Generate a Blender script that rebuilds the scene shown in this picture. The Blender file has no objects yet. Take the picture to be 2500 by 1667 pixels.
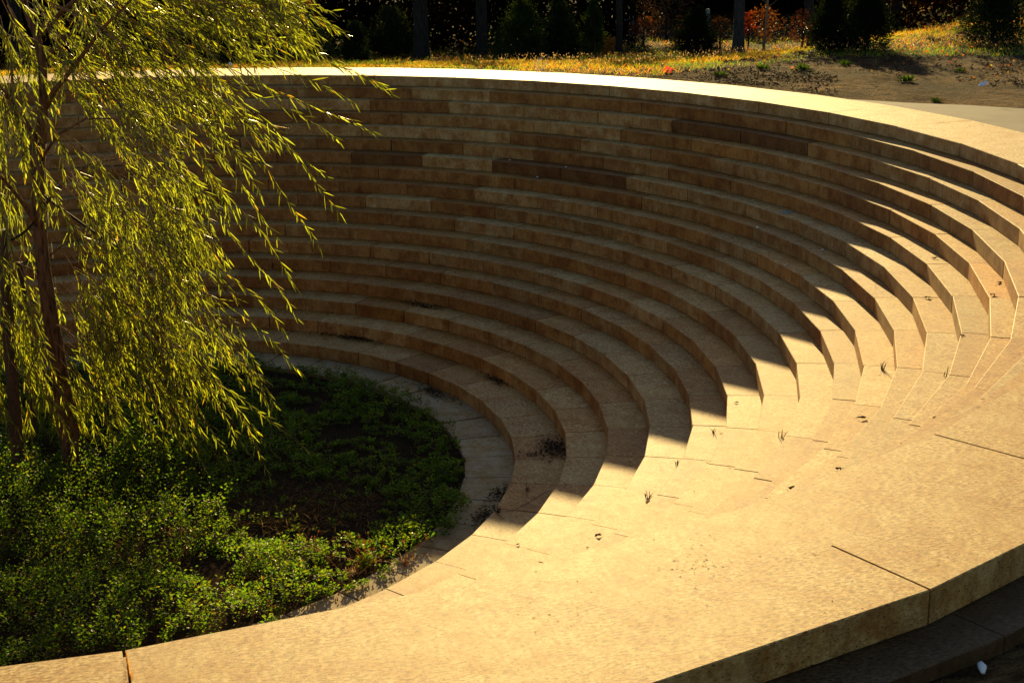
import bpy, math, random
import numpy as np
from mathutils import Vector, Matrix
random.seed(7); rng = np.random.default_rng(7)
C = bpy.context.scene.collection
sc = bpy.context.scene
S = 0.16                      # riser height in metres
# ---------------------------------------------------------------- camera
CAM = np.array([0.0, -90.4212 * S, 16.3192 * S]); YAW, PIT, ROL, FPX = 0.3064, 0.2908, -0.0156, 3654.5
cy, sy, cp, sp = math.cos(YAW), math.sin(YAW), math.cos(PIT), math.sin(PIT)
R0 = np.array([cy, -sy, 0.0]); F0 = np.array([sy * cp, cy * cp, -sp]); U0 = np.array([sy * sp, cy * sp, cp])
XC = math.cos(ROL) * R0 + math.sin(ROL) * U0; YC = -math.sin(ROL) * R0 + math.cos(ROL) * U0
HEAD = np.array([sy, cy, 0.0])
cam = bpy.data.objects.new('camera', bpy.data.cameras.new('camera')); C.objects.link(cam); sc.camera = cam
M = Matrix.Identity(4)
for i in range(3):
    M[i][0], M[i][1], M[i][2], M[i][3] = XC[i], YC[i], -F0[i], CAM[i]
cam.matrix_world = M
cam.data.lens = FPX / 2500 * 36; cam.data.sensor_width = 36; cam.data.clip_start = 0.05; cam.data.clip_end = 2000
cam.data.dof.use_dof = True; cam.data.dof.focus_distance = 10.5; cam.data.dof.aperture_fstop = 20
# ---------------------------------------------------------------- sky, sun, exposure
SUN_AZ, SUN_EL = math.radians(18.0), math.radians(15.2)
w = bpy.data.worlds.new('World'); sc.world = w; w.use_nodes = True
nt = w.node_tree; sky = nt.nodes.new('ShaderNodeTexSky'); sky.sky_type = 'NISHITA'; sky.sun_disc = False
sky.sun_elevation = SUN_EL; sky.sun_rotation = SUN_AZ
nt.links.new(sky.outputs[0], nt.nodes['Background'].inputs[0]); nt.nodes['Background'].inputs[1].default_value = 0.052
sun = bpy.data.objects.new('sun', bpy.data.lights.new('sun', 'SUN')); C.objects.link(sun)
sun.data.energy = 5.0; sun.data.angle = math.radians(0.5); sun.data.color = (1.0, 0.74, 0.30)
sd = Vector((math.sin(SUN_AZ) * math.cos(SUN_EL), math.cos(SUN_AZ) * math.cos(SUN_EL), math.sin(SUN_EL)))
sun.rotation_euler = sd.to_track_quat('Z', 'Y').to_euler()
sc.view_settings.view_transform = 'Standard'; sc.view_settings.look = 'None'; sc.view_settings.gamma = 1
sc.view_settings.exposure = 1.12
# ---------------------------------------------------------------- the bowl's measured profile (metres)
RAD = [r * S for r in (58.5554, 57.064, 55.8111, 54.3565, 53.2097, 51.8016, 50.2374, 48.8038, 47.1134, 45.6823, 43.8738, 41.8894, 39.9247, 37.9371, 35.4772, 33.0311, 30.531, 27.3897)]
ROUT, RFL, HC = 64.9885 * S, 24.2473 * S, 0.9509 * S
ZT = [0.0] + [-HC - i * S for i in range(18)]     # ZT[k] = top of tier k, ZT[18] = floor
def ray(u, v):
    a = (u - 1250) / FPX; b = (833.5 - v) / FPX
    return XC * a + YC * b + F0
def pz(u, v, z):
    d = ray(u, v); return CAM + d * ((z - CAM[2]) / d[2])
def pd(u, v, dist):
    """point on that line of sight at the given horizontal distance along the heading"""
    d = ray(u, v); return CAM + d * (dist / d.dot(HEAD))
def surf(r):
    if r > ROUT: return -99
    if r > RAD[0]: return 0.0
    for k in range(1, 18):
        if r > RAD[k]: return ZT[k]
    return ZT[18]
def hit(u, v):
    """where that line of sight meets the stepped bowl: point, tier, on the tread?"""
    d = ray(u, v); d = d / np.linalg.norm(d); t = 2.0
    while t < 40:
        p = CAM + d * t
        if p[2] <= surf(math.hypot(p[0], p[1])): break
        t += 0.01
    r = math.hypot(p[0], p[1]); z = surf(r); k = ZT.index(z) if z in ZT else 0
    return p, k, (z - p[2]) < 0.02
TAN = math.tan
def ground_z(x, y):
    """outside the ring: level by the path, falling away behind the far rim, lower on the near side"""
    r = np.hypot(x, y) - ROUT; th = np.degrees(np.arctan2(x, y))
    def sm(a, b, t):
        t = np.clip((t - a) / (b - a), 0, 1); return t * t * (3 - 2 * t)
    k = 0.1015 - 0.020 * sm(25, 44, th) - 0.076 * sm(42, 60, th)
    rr = 13.2 - 2.0 * np.log1p(np.exp(np.clip((13.2 - r) / 2.0, -40, 40)))      # levels off 13 m behind the rim
    rr = np.where(r < 0, 0, rr - (13.2 - 2.0 * np.log1p(np.exp(13.2 / 2.0))))
    zf = -k * rr
    rise = 0.055 * np.clip(r - 18, 0, 60) * sm(-90, 0, y * 6)
    near = sm(118, 142, np.abs(th))
    return (zf + rise) * (1 - near) + near * (-1.30 * S) - 0.02
# ---------------------------------------------------------------- helpers
def tag(o, label=None, cat=None, group=None, kind=None):
    if label: o['label'] = label
    if cat: o['category'] = cat
    if group: o['group'] = group
    if kind: o['kind'] = kind
    return o
def empty(name, loc, label, cat, group=None):
    o = bpy.data.objects.new(name, None); C.objects.link(o); o.location = [float(a) for a in loc]; o.empty_display_size = 0.1
    return tag(o, label, cat, group)
def mesh(name, V, Fc, mat, parent=None, smooth=False, cols=None, mats=None, mi=None):
    """cols = one colour per face"""
    me = bpy.data.meshes.new(name)
    V = np.asarray(V, float)
    if parent is not None:
        V = V - np.array(parent.matrix_basis.translation)
    me.from_pydata(V.tolist(), [], Fc if isinstance(Fc, list) else Fc.tolist())
    for m in (mats or [mat]): me.materials.append(m)
    if mi is not None: me.polygons.foreach_set('material_index', mi)
    if cols is not None:
        at = me.attributes.new('tone', 'FLOAT_COLOR', 'FACE')
        c = np.ones((len(me.polygons), 4)); c[:, :3] = np.asarray(cols); at.data.foreach_set('color', c.ravel())
    if smooth: me.polygons.foreach_set('use_smooth', [True] * len(me.polygons))
    me.update()
    o = bpy.data.objects.new(name, me); C.objects.link(o)
    if parent is not None: o.parent = parent
    return o
class MB:
    def __init__(s): s.v = []; s.f = []; s.c = []
    def add(s, V, F, c=(1, 1, 1)):
        n = len(s.v); s.v += [tuple(map(float, p)) for p in V]; s.f += [tuple(i + n for i in f) for f in F]; s.c += [c] * len(F)
    def tube(s, pts, rad, n=8, c=(1, 1, 1), rough=0.0, cap=True):
        pts = [np.asarray(p, float) for p in pts]; V = []; F = []; m = len(pts)
        up = np.array([0.13, 0.99, 0.05])
        for i, p in enumerate(pts):
            t = pts[min(i + 1, m - 1)] - pts[max(i - 1, 0)]; t = t / (np.linalg.norm(t) + 1e-9)
            a = np.cross(t, up); a /= np.linalg.norm(a) + 1e-9; b = np.cross(t, a); up = up - t * up.dot(t) * 0.0
            for j in range(n):
                g = 2 * math.pi * j / n; rr = rad[i] * (1 + rough * (random.random() - .5))
                V.append(p + (a * math.cos(g) + b * math.sin(g)) * rr)
        for i in range(m - 1):
            for j in range(n):
                k = (j + 1) % n; F.append((i * n + j, i * n + k, (i + 1) * n + k, (i + 1) * n + j))
        if cap: F.append(tuple(range(n))[::-1]); F.append(tuple((m - 1) * n + j for j in range(n)))
        s.add(V, F, c)
    def box(s, c, ax, ay, az, col=(1, 1, 1)):
        c = np.asarray(c, float); ax, ay, az = map(lambda q: np.asarray(q, float), (ax, ay, az))
        V = [c + i * ax + j * ay + k * az for i in (-1, 1) for j in (-1, 1) for k in (-1, 1)]
        s.add(V, [(0, 1, 3, 2), (4, 6, 7, 5), (0, 4, 5, 1), (2, 3, 7, 6), (0, 2, 6, 4), (1, 5, 7, 3)], col)
    def build(s, name, mat, parent=None, smooth=False, tone=True):
        return mesh(name, s.v, s.f, mat, parent, smooth, s.c if tone else None)
def nrm(a): return a / (np.linalg.norm(a, axis=-1, keepdims=True) + 1e-9)
def leaves(name, base, direc, side, L, W, mat, parent=None, cols=None, full=True, curl=0.15, kind=None):
    """many leaves at once: each a folded blade with a curved midrib"""
    N = len(base); d = nrm(direc); sd_ = nrm(np.cross(d, side)); nn = np.cross(sd_, d)
    L = np.broadcast_to(np.asarray(L, float), (N,))[:, None]; W = np.broadcast_to(np.asarray(W, float), (N,))[:, None]
    down = np.array([0, 0, -1.0])
    if full:
        m1 = base + d * L * .3 + nn * W * .15; m2 = base + d * L * .68 + down * L * curl * .4; tp = base + d * L * .97 + down * L * curl
        V = np.stack([base, m1 - sd_ * W * .46 + nn * W * .2, m1, m1 + sd_ * W * .46 + nn * W * .2, m2 - sd_ * W * .36 + nn * W * .15, m2, m2 + sd_ * W * .36 + nn * W * .15, tp], 1).reshape(-1, 3)
        o = (np.arange(N) * 8)[:, None]
        F4 = np.concatenate([o + [1, 4, 5, 2], o + [2, 5, 6, 3]]); F3 = np.concatenate([o + [0, 1, 2], o + [0, 2, 3], o + [4, 7, 5], o + [5, 7, 6]])
        F = F4.tolist() + F3.tolist(); rep = [np.tile(np.arange(N), 6)]
    else:
        m1 = base + d * L * .45 + down * L * curl * .2; tp = base + d * L + down * L * curl
        V = np.stack([base, m1 - sd_ * W * .5 + nn * W * .12, tp, m1 + sd_ * W * .5 + nn * W * .12], 1).reshape(-1, 3)
        o = (np.arange(N) * 4)[:, None]
        F = np.concatenate([o + [0, 1, 2], o + [0, 2, 3]]).tolist(); rep = [np.tile(np.arange(N), 2)]
    cc = None if cols is None else np.asarray(cols)[rep[0]]
    ob = mesh(name, V, F, mat, parent, False, cc)
    if kind: ob['kind'] = kind
    return ob
# ---------------------------------------------------------------- materials
class NG:
    def __init__(s, name):
        s.m = bpy.data.materials.new(name); s.m.use_nodes = True; s.t = s.m.node_tree; s.b = s.t.nodes['Principled BSDF']; s.out = s.t.nodes['Material Output']
    def n(s, t, **k):
        x = s.t.nodes.new('ShaderNode' + t)
        for a, b in k.items():
            if a.startswith('i_'):
                key = a[2:]; key = int(key) if key.isdigit() else key.replace('_', ' '); x.inputs[key].default_value = b
            else: setattr(x, a, b)
        return x
    def l(s, a, b): s.t.links.new(a, b)
    def pos(s, scale=(1, 1, 1), rot=(0, 0, 0)):
        g = s.n('NewGeometry'); m = s.n('Mapping'); m.inputs['Scale'].default_value = scale; m.inputs['Rotation'].default_value = rot
        s.l(g.outputs['Position'], m.inputs['Vector']); return m.outputs[0]
    def noise(s, vec, scale, detail=4, rough=.55):
        x = s.n('TexNoise'); x.inputs['Scale'].default_value = scale; x.inputs['Detail'].default_value = detail; x.inputs['Roughness'].default_value = rough
        s.l(vec, x.inputs['Vector']); return x.outputs[0]
    def ramp(s, f, stops):
        r = s.n('ValToRGB'); e = r.color_ramp.elements
        while len(e) < len(stops): e.new(.5)
        for q, (p, c) in zip(e, stops):
            q.position = p; q.color = (*c, 1) if isinstance(c, tuple) else (c, c, c, 1)
        s.l(f, r.inputs[0]); return r.outputs[0]
    def mix(s, kind, f, a, b):
        x = s.n('Mix', data_type='RGBA', blend_type=kind)
        for k, q in ((0, f), (6, a), (7, b)):
            if hasattr(q, 'is_linked') or hasattr(q, 'links'): s.l(q, x.inputs[k])
            elif k == 0: x.inputs[0].default_value = q
            else: x.inputs[k].default_value = (*q, 1)
        return x.outputs[2]
    def tone(s):
        a = s.n('Attribute'); a.attribute_name = 'tone'; return a.outputs['Color']
    def bump(s, h, st, dist=.01):
        b = s.n('Bump'); b.inputs['Strength'].default_value = st; b.inputs['Distance'].default_value = dist; s.l(h, b.inputs['Height']); s.l(b.outputs[0], s.b.inputs['Normal'])
def stone(name, base, rough=.55, spec=.5, dash=1.0, dirt=.35):
    # mottled, pitted sandstone
    g = NG(name)
    v = g.pos((1, 1, 1), (0, 0, math.radians(14))); vd = g.pos((1, 3.0, 3.0), (0, 0, math.radians(14)))
    big = g.noise(v, 2.2, 5); mid = g.noise(v, 11, 5); d1 = g.noise(vd, 30, 4, .68); d2 = g.noise(vd, 58, 2, .5); fine = g.noise(v, 260, 2)
    col = g.mix('MULTIPLY', 1.0, g.tone(), base)
    ge = g.n('NewGeometry'); sx = g.n('SeparateXYZ'); g.l(ge.outputs['Normal'], sx.inputs[0])
    flat = g.ramp(sx.outputs['Z'], [(.2, .4), (.6, 1.0)])
    def fl(f):
        q = g.n('Math', operation='MULTIPLY'); g.l(flat, q.inputs[0])
        if hasattr(f, 'links'): g.l(f, q.inputs[1])
        else: q.inputs[1].default_value = f
        return q.outputs[0]
    col = g.mix('MULTIPLY', .8, col, g.ramp(big, [(.3, (.88, .80, .70)), (.55, (1, 1, 1)), (.75, (1.0, .92, .78))]))
    col = g.mix('MULTIPLY', .3, col, g.ramp(mid, [(.33, (.78, .68, .52)), (.6, (1, 1, 1))]))
    col = g.mix('MULTIPLY', fl(g.ramp(g.noise(g.pos(), 1.7, 2), [(.35, .5 * dash), (.6, dash)])), col, g.ramp(d1, [(.41, (.44, .30, .16)), (.475, (.80, .66, .48)), (.53, (1.04, 1.05, 1.08)), (.60, (1.26, 1.34, 1.6))]))
    d3 = g.noise(g.pos((3.2, 1, 2.2), (0, 0, math.radians(-24))), 17, 5, .7); pa = g.noise(g.pos((1, 1, 1), (.4, .2, 1.1)), 5.5, 6, .75)
    col = g.mix('MULTIPLY', fl(.85 * dash), col, g.ramp(d3, [(.40, (.80, .66, .46)), (.5, (1, 1, 1)), (.6, (1.1, 1.12, 1.16))]))
    col = g.mix('MULTIPLY', 1.0, col, g.ramp(pa, [(.36, (.84, .66, .42)), (.5, (1, .97, .92)), (.62, (1.08, 1.14, 1.3))]))
    col = g.mix('MULTIPLY', .9 * dash, col, g.ramp(d2, [(.355, (.14, .09, .04)), (.39, (1, 1, 1))]))
    # blotchy grime on upright faces
    ge = g.n('NewGeometry'); sx = g.n('SeparateXYZ'); g.l(ge.outputs['Normal'], sx.inputs[0])
    up = g.ramp(sx.outputs['Z'], [(.2, 1.0), (.6, 0.0)])
    vs = g.pos((1, 1, .22)); st = g.noise(vs, 26, 4, .65); gr = g.noise(v, 4.3, 4, .7)
    col = g.mix('MULTIPLY', up, col, g.mix('MULTIPLY', 1.0, g.ramp(st, [(.3, (.74, .68, .60)), (.58, (1, 1, 1))]), g.ramp(gr, [(.38, (.66, .53, .38)), (.58, (1, 1, 1))])))
    g.l(col, g.b.inputs['Base Color']); g.b.inputs['Specular IOR Level'].default_value = spec
    g.l(g.ramp(mid, [(.2, rough - .02), (.8, rough + .04)]), g.b.inputs['Roughness'])
    h = g.n('Math', operation='ADD'); g.l(g.ramp(d2, [(.25, 0.), (.36, 1.)]), h.inputs[0]); g.l(fine, h.inputs[1])
    g.bump(h.outputs[0], .35, .003)
    return g.m
M_STONE = stone('sandy_stone', (.47, .33, .128), .66, .30)
M_FLOOR = stone('grey_stone', (.38, .30, .175), .8, .12, .4)
def leafmat(name, col, trans, rough=.4, tw=.5, spec=.5):
    g = NG(name); col_ = g.mix('MULTIPLY', 1.0, g.tone(), col); g.l(col_, g.b.inputs['Base Color']); g.b.inputs['Roughness'].default_value = rough
    g.b.inputs['Specular IOR Level'].default_value = spec
    t = g.n('BsdfTranslucent'); g.l(g.mix('MULTIPLY', 1.0, g.tone(), trans), t.inputs[0]); x = g.n('MixShader'); x.inputs[0].default_value = tw
    g.l(g.b.outputs[0], x.inputs[1]); g.l(t.outputs[0], x.inputs[2]); g.l(x.outputs[0], g.out.inputs[0]); return g.m
def simple(name, col, rough=.7, var=.3, scale=20, bump=0, spec=.3, tone=False):
    g = NG(name); v = g.pos(); nz = g.noise(v, scale, 5)
    c = g.ramp(nz, [(.3, tuple(a * (1 - var) for a in col)), (.7, tuple(min(1, a * (1 + var)) for a in col))])
    if tone: c = g.mix('MULTIPLY', 1.0, c, g.tone())
    g.l(c, g.b.inputs['Base Color']); g.b.inputs['Roughness'].default_value = rough; g.b.inputs['Specular IOR Level'].default_value = spec
    if bump: g.bump(nz, bump, .01)
    return g.m
def barkmat(name, a, b, sc_=(1, 1, .16), scale=42):
    g = NG(name); v = g.pos(sc_); n1 = g.noise(v, scale, 5, .65); n2 = g.noise(g.pos(), 7, 3)
    c = g.ramp(n1, [(.36, a), (.56, b)]); c = g.mix('MULTIPLY', .6, c, g.ramp(n2, [(.3, (.6, .55, .5)), (.7, (1, 1, 1))]))
    g.l(c, g.b.inputs['Base Color']); g.b.inputs['Roughness'].default_value = .9; g.b.inputs['Specular IOR Level'].default_value = .2
    g.bump(n1, .9, .02); return g.m
M_WLEAF = leafmat('willow_leaf', (.035, .065, .012), (.33, .38, .022), .35, .55)
M_COVER = leafmat('ground_cover_leaf', (.006, .014, .003), (.20, .40, .024), .45, .5, .2)
M_BARK = barkmat('willow_bark', (.03, .018, .01), (.17, .10, .055))
M_TWIG = simple('twig', (.22, .13, .06), .6, .3)
M_DBARK = barkmat('dark_bark', (.010, .008, .006), (.035, .027, .02), scale=26)
M_CONIF = leafmat('conifer_leaf', (.012, .018, .008), (.06, .075, .01), .7, .16, .05)
M_SHRUB = leafmat('shrub_leaf', (.05, .04, .015), (.18, .10, .015), .5, .45, .3)
M_UNDER = leafmat('undergrowth_leaf', (.007, .006, .0035), (.015, .01, .003), .8, .12, .0)
M_GRASS = leafmat('grass_blade', (.10, .08, .015), (.85, .60, .04), .5, .55, .3)
M_FALL = leafmat('fallen_leaf', (.26, .16, .02), (.55, .34, .02), .55, .45, .4)
M_DRY = leafmat('dry_grass', (.30, .20, .09), (.60, .38, .14), .6, .4, .3)
M_STAKE = simple('stake_wood', (.05, .034, .022), .8, .35, 30)
M_PALE = simple('weathered_wood', (.30, .21, .13), .8, .35, 30)
M_STRAP = simple('black_strap', (.012, .012, .012), .6, .1)
M_WHITE = simple('white_litter', (.75, .76, .8), .5, .05)
M_GREYP = simple('grey_paint', (.16, .16, .16), .6, .1)
M_DEAD = simple('dead_leaf', (.045, .022, .01), .9, .4, 60, spec=.02)
M_DEBRIS = simple('debris', (.05, .032, .018), .9, .5, 60, tone=True, spec=.05)
M_ORANGE = leafmat('orange_plastic', (.9, .3, .05), (1.0, .30, .03), .4, .6)
M_PFACE = leafmat('pale_plastic', (.9, .8, .6), (1.0, .95, .7), .4, .6)
# ---------------------------------------------------------------- ground
def ground_material():
    g = NG('bare_earth'); v = g.pos(); v2 = g.pos((1, 1, 1), (0, 0, .3))
    n1 = g.noise(v, .8, 6, .6); n2 = g.noise(g.pos((.35, 1.2, 1), (0, 0, .3)), 7, 7, .75); n3 = g.noise(v, 60, 3)
    c = g.ramp(n1, [(.35, (.06, .034, .015)), (.5, (.14, .085, .04)), (.68, (.30, .20, .10))])
    c = g.mix('MULTIPLY', .8, c, g.ramp(n2, [(.44, (.18, .14, .11)), (.54, (1, 1, 1)), (.62, (1.4, 1.4, 1.4))])); c = g.mix('MULTIPLY', 1.0, c, g.tone()); g.l(c, g.b.inputs['Base Color'])
    g.b.inputs['Roughness'].default_value = 1; g.b.inputs['Specular IOR Level'].default_value = .08; h = g.n('Math', operation='ADD'); g.l(n2, h.inputs[0]); g.l(n3, h.inputs[1]); g.bump(h.outputs[0], 1.0, .2); return g.m
M_GROUND = ground_material()
rs = np.concatenate([[ROUT + .004], ROUT + np.geomspace(.15, 60, 100), ROUT + np.geomspace(70, 900, 10)]); ths = np.radians(np.arange(0, 360, 1.5))
V = []; 
for i, r in enumerate(rs):
    x = r * np.sin(ths); y = r * np.cos(ths); z = ground_z(x, y)
    if 0 < i < 50: z = z + (rng.random(len(ths)) - .5) * .03 * min(1, (r - ROUT))
    V.append(np.stack([x, y, z], 1))
V = np.concatenate(V); n = len(ths)
F = [(i * n + j, i * n + (j + 1) % n, (i + 1) * n + (j + 1) % n, (i + 1) * n + j) for i in range(len(rs) - 1) for j in range(n)]
fc = np.array([V[list(f)].mean(0) for f in F]); fr = np.hypot(fc[:, 0], fc[:, 1]) - ROUT
bare_w = np.interp(np.degrees(np.arctan2(fc[:, 0], fc[:, 1])), [-180, 20, 30, 40, 50, 60, 80, 180], [.1, .1, .3, .9, 2.6, 4.5, 6.5, 6.5])
bare = np.clip((bare_w + .3 - fr) / .6, 0, 1)[:, None]
tag(mesh('ground', V, F, M_GROUND, smooth=True, cols=bare * np.array([[.9, .76, .6]]) + (1 - bare) * np.array([[.3, .24, .17]])), kind='structure')
soil_r = np.array([0, .8, 1.6, 2.4, 3.1, RFL + .02]); V = [(0, 0, ZT[18] - .03)]; F = []
for i, r in enumerate(soil_r[1:]):
    for j in range(48):
        a = j * math.pi / 24; V.append((r * math.sin(a), r * math.cos(a), ZT[18] - .03 + (random.random() * .06 if i < 4 else -.02)))
for j in range(48): F.append((0, 1 + j, 1 + (j + 1) % 48))
for i in range(4):
    for j in range(48): F.append((1 + i * 48 + j, 1 + (i + 1) * 48 + j, 1 + (i + 1) * 48 + (j + 1) % 48, 1 + i * 48 + (j + 1) % 48))
tag(mesh('soil', V, F, simple('garden_soil', (.03, .02, .012), 1.0, .5, 30, .8, 0), smooth=True), kind='structure')
# concrete path beside the far right rim
g = NG('path_concrete'); v = g.pos(); a = g.noise(v, 1.3, 5); b = g.noise(v, 30, 5, .7)
c = g.ramp(a, [(.35, (.12, .10, .085)), (.65, (.18, .155, .13))]); c = g.mix('MULTIPLY', .5, c, g.ramp(b, [(.3, (.7, .7, .7)), (.6, (1, 1, 1))]))
g.l(c, g.b.inputs['Base Color']); g.b.inputs['Roughness'].default_value = .85; g.b.inputs['Specular IOR Level'].default_value = .2; g.bump(b, .4, .01); M_PATH = g.m
def gp(u, v):
    p = pz(u, v, 0)
    for _ in range(6): p = pz(u, v, float(ground_z(p[0], p[1])))
    return p
edge = [gp(u, v_)[:2] for u, v_ in ((2085, 246), (2125, 248), (2190, 252), (2245, 255), (2357, 259), (2500, 268))]
dv = edge[-1] - edge[-2]; edge.append(edge[-1] + dv * 3)
V = []; F = []
ins = []
for e in edge:
    t = e / np.linalg.norm(e) * (ROUT + .006); ins.append(t)
ins[-1] = edge[-1] + np.array([.2, -9]) * .9; ins[-2] = np.array([ROUT * .985, -1.9]) * 1.0
ins[-2] = ins[-2] / np.linalg.norm(ins[-2]) * (ROUT + .006)
NS = 8
for e, t in zip(edge, ins):
    for q in range(NS + 1):
        p = t + (e - t) * q / NS; V.append((p[0], p[1], float(ground_z(p[0], p[1])) + .012 if np.hypot(*p) > ROUT + .1 else -.006))
for i in range(len(edge) - 1):
    for q in range(NS): F.append((i * (NS + 1) + q, i * (NS + 1) + q + 1, (i + 1) * (NS + 1) + q + 1, (i + 1) * (NS + 1) + q))
tag(mesh('path', V, F, M_PATH), kind='structure')
# ---------------------------------------------------------------- stepped stone bowl
bowl = empty('stone_amphitheatre', (0, 0, ZT[18]), 'sunken round stone amphitheatre with seventeen ring steps and a wide pale coping', 'amphitheatre')
TONE = {}
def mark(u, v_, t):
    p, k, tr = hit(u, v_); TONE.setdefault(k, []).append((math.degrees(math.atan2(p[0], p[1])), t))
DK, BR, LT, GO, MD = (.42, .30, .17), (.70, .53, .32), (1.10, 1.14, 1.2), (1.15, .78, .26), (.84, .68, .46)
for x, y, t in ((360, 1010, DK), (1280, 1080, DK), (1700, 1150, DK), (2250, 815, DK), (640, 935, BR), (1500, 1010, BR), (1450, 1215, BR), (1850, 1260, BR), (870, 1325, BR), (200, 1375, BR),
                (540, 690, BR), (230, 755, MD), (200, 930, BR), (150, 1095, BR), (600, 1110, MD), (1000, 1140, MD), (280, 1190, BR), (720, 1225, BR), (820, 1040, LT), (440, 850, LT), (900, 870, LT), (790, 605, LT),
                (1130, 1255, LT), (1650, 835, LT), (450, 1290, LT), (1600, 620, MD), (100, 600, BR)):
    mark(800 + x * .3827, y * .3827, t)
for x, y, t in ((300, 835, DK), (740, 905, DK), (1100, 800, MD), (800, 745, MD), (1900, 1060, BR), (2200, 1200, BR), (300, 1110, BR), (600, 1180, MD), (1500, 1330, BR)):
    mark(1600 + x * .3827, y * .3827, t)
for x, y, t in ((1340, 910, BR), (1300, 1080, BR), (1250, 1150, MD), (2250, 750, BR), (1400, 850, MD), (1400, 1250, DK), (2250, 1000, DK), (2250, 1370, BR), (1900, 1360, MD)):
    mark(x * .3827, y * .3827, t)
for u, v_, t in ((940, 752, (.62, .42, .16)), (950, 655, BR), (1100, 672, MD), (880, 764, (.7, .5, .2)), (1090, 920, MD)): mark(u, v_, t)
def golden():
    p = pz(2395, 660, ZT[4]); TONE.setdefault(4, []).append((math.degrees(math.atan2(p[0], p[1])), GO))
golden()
def rtone(th):
    t = random.random()
    far = -75 < ((th + 180) % 360 - 180) < 70
    if far and t < .30: b = np.array(random.choice([BR, MD, MD, (.8, .6, .36)]))
    elif t < .5: b = np.array((.90, .78, .60)) if far else np.array((.98, .80, .56))
    elif t < .68: b = np.array((1.05, 1.03, 1.04))
    else: b = np.array((1, .96, .9))
    return tuple(b * random.uniform(.84, 1.08))
def blockring(name, joints, gaps, prof, tones, mat, wob=.0035):
    """blocks between successive joint angles; prof(dr, dz) -> list of (r, z), front-bottom first, going up and back"""
    V = []; F = []; Cc = []
    m = len(joints)
    for j in range(m):
        a0 = joints[j]; a1 = joints[(j + 1) % m]; 
        if a1 <= a0: a1 += 360
        if j == m - 1 and name == 'outer_step': break
        th0, th1 = math.radians(a0), math.radians(a1)
        pr = prof(random.uniform(-wob, wob), random.uniform(-wob, wob)); n = len(pr); b = len(V)
        for e, (th, g_) in enumerate(((th0, gaps[j]), (th1, gaps[(j + 1) % m]))):
            t = np.array([math.cos(th), -math.sin(th)]) * (1 if e == 0 else -1) * g_ * .5
            for r, z in pr:
                V.append((r * math.sin(th) + t[0], r * math.cos(th) + t[1], z))
        fs = [(b + i, b + (i + 1) % n, b + n + (i + 1) % n, b + n + i) for i in range(n)] + [tuple(range(b + n - 1, b - 1, -1)), tuple(range(b + n, b + 2 * n))]
        F += fs; Cc += [tones[j]] * len(fs)
    return mesh(name, V, F, mat, bowl, False, Cc)
ch = .005
random.seed(11)
for k in range(1, 18):
    off = 4.2 if k % 2 else .45
    jo = [off + 8 * i + random.uniform(-.12, .12) for i in range(45)]
    rb = np.array([1, 1, 1]) * (1.05, .90, 1.0, .94)[k % 4] * np.array([(1, 1, 1), (1, .95, .84), (1, 1.02, 1.06), (1, .97, .9)][(k * 3) % 4])
    to = [tuple(np.array(rtone(a + 4)) * rb) for a in jo]
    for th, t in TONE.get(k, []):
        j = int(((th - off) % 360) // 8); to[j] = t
    gp_ = [random.choice([.005, .008, .010, .016]) for _ in jo]
    def prof(dr, dz, k=k):
        a, z1, z0, bk = RAD[k] + dr, ZT[k] + dz * .5, ZT[k + 1] - .004, RAD[k - 1] + .05
        e_ = .008 + abs(dr)
        return [(a + .016, z0), (a + .016, z0 + e_), (a, z0 + e_ + .001), (a, z1 - ch), (a + ch, z1), (bk, z1), (bk, z0)]
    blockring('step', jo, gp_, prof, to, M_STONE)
jo = [5.1 + 8 * i for i in range(45)]
blockring('floor_paving', jo, [.022 if i % 3 else .012 for i in range(45)], lambda dr, dz: [(RFL + dr * 3, ZT[18] - .12), (RFL + dr * 3, ZT[18] + dz - .004), (RFL + .005, ZT[18] + dz), (RAD[17] + .04, ZT[18] + dz), (RAD[17] + .04, ZT[18] - .12)],
          [tuple(np.array((1, 1, 1)) * random.uniform(.75, 1.1)) for _ in jo], M_FLOOR)
cj = [32.0, 39.8, 47.75, 55.7, 63.55, 71.6, 79.4, 87.3, 95.2, 103.1, 111.2, 119.6, 128.2, 136.8, 145.4, 154.0, 162.5, 170.9, 179.3]
cj += [179.3 + (392 - 179.3) / 26 * i for i in range(1, 26)]
full = {32.0, 55.7, 71.6, 103.1, 128.2, 179.3}; inner = {79.4, 154.0}; outer = {39.8, 87.3, 111.2, 162.5}
gi = [.012 if (a in full or a in inner) else (.0 if 104 < a < 180 else .0035 if a < 180 else random.choice([.006, .0035])) for a in cj]
go = [.012 if (a in full or a in outer) else .0 if a < 180 else random.choice([.006, .0]) for a in cj]
gi[15] = .014; go[0] = .008
ct = []
for a in cj: ct.append(tuple(np.array((1.12, 1.17, 1.35) if 25 < a < 112 else (1.04, .98, .88)) * random.uniform(.94, 1.04)))  # far right stones paler: glancing sun sheen put into their tone
# neighbouring stones with no joint between them share a tone
for i, a in enumerate(cj):
    if gi[i] < .004: ct[i] = ct[i - 1]
mid = (RAD[0] + ROUT) / 2
zb = ZT[1] - .0
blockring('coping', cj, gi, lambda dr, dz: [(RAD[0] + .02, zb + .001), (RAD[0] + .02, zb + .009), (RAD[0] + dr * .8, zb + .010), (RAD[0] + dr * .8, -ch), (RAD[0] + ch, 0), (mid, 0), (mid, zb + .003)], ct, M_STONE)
blockring('coping_outer', cj, go, lambda dr, dz: [(mid, zb + .003), (mid, 0), (ROUT - ch, 0), (ROUT, -ch), (ROUT, zb + .003)], ct, M_STONE).name = 'coping'
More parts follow.
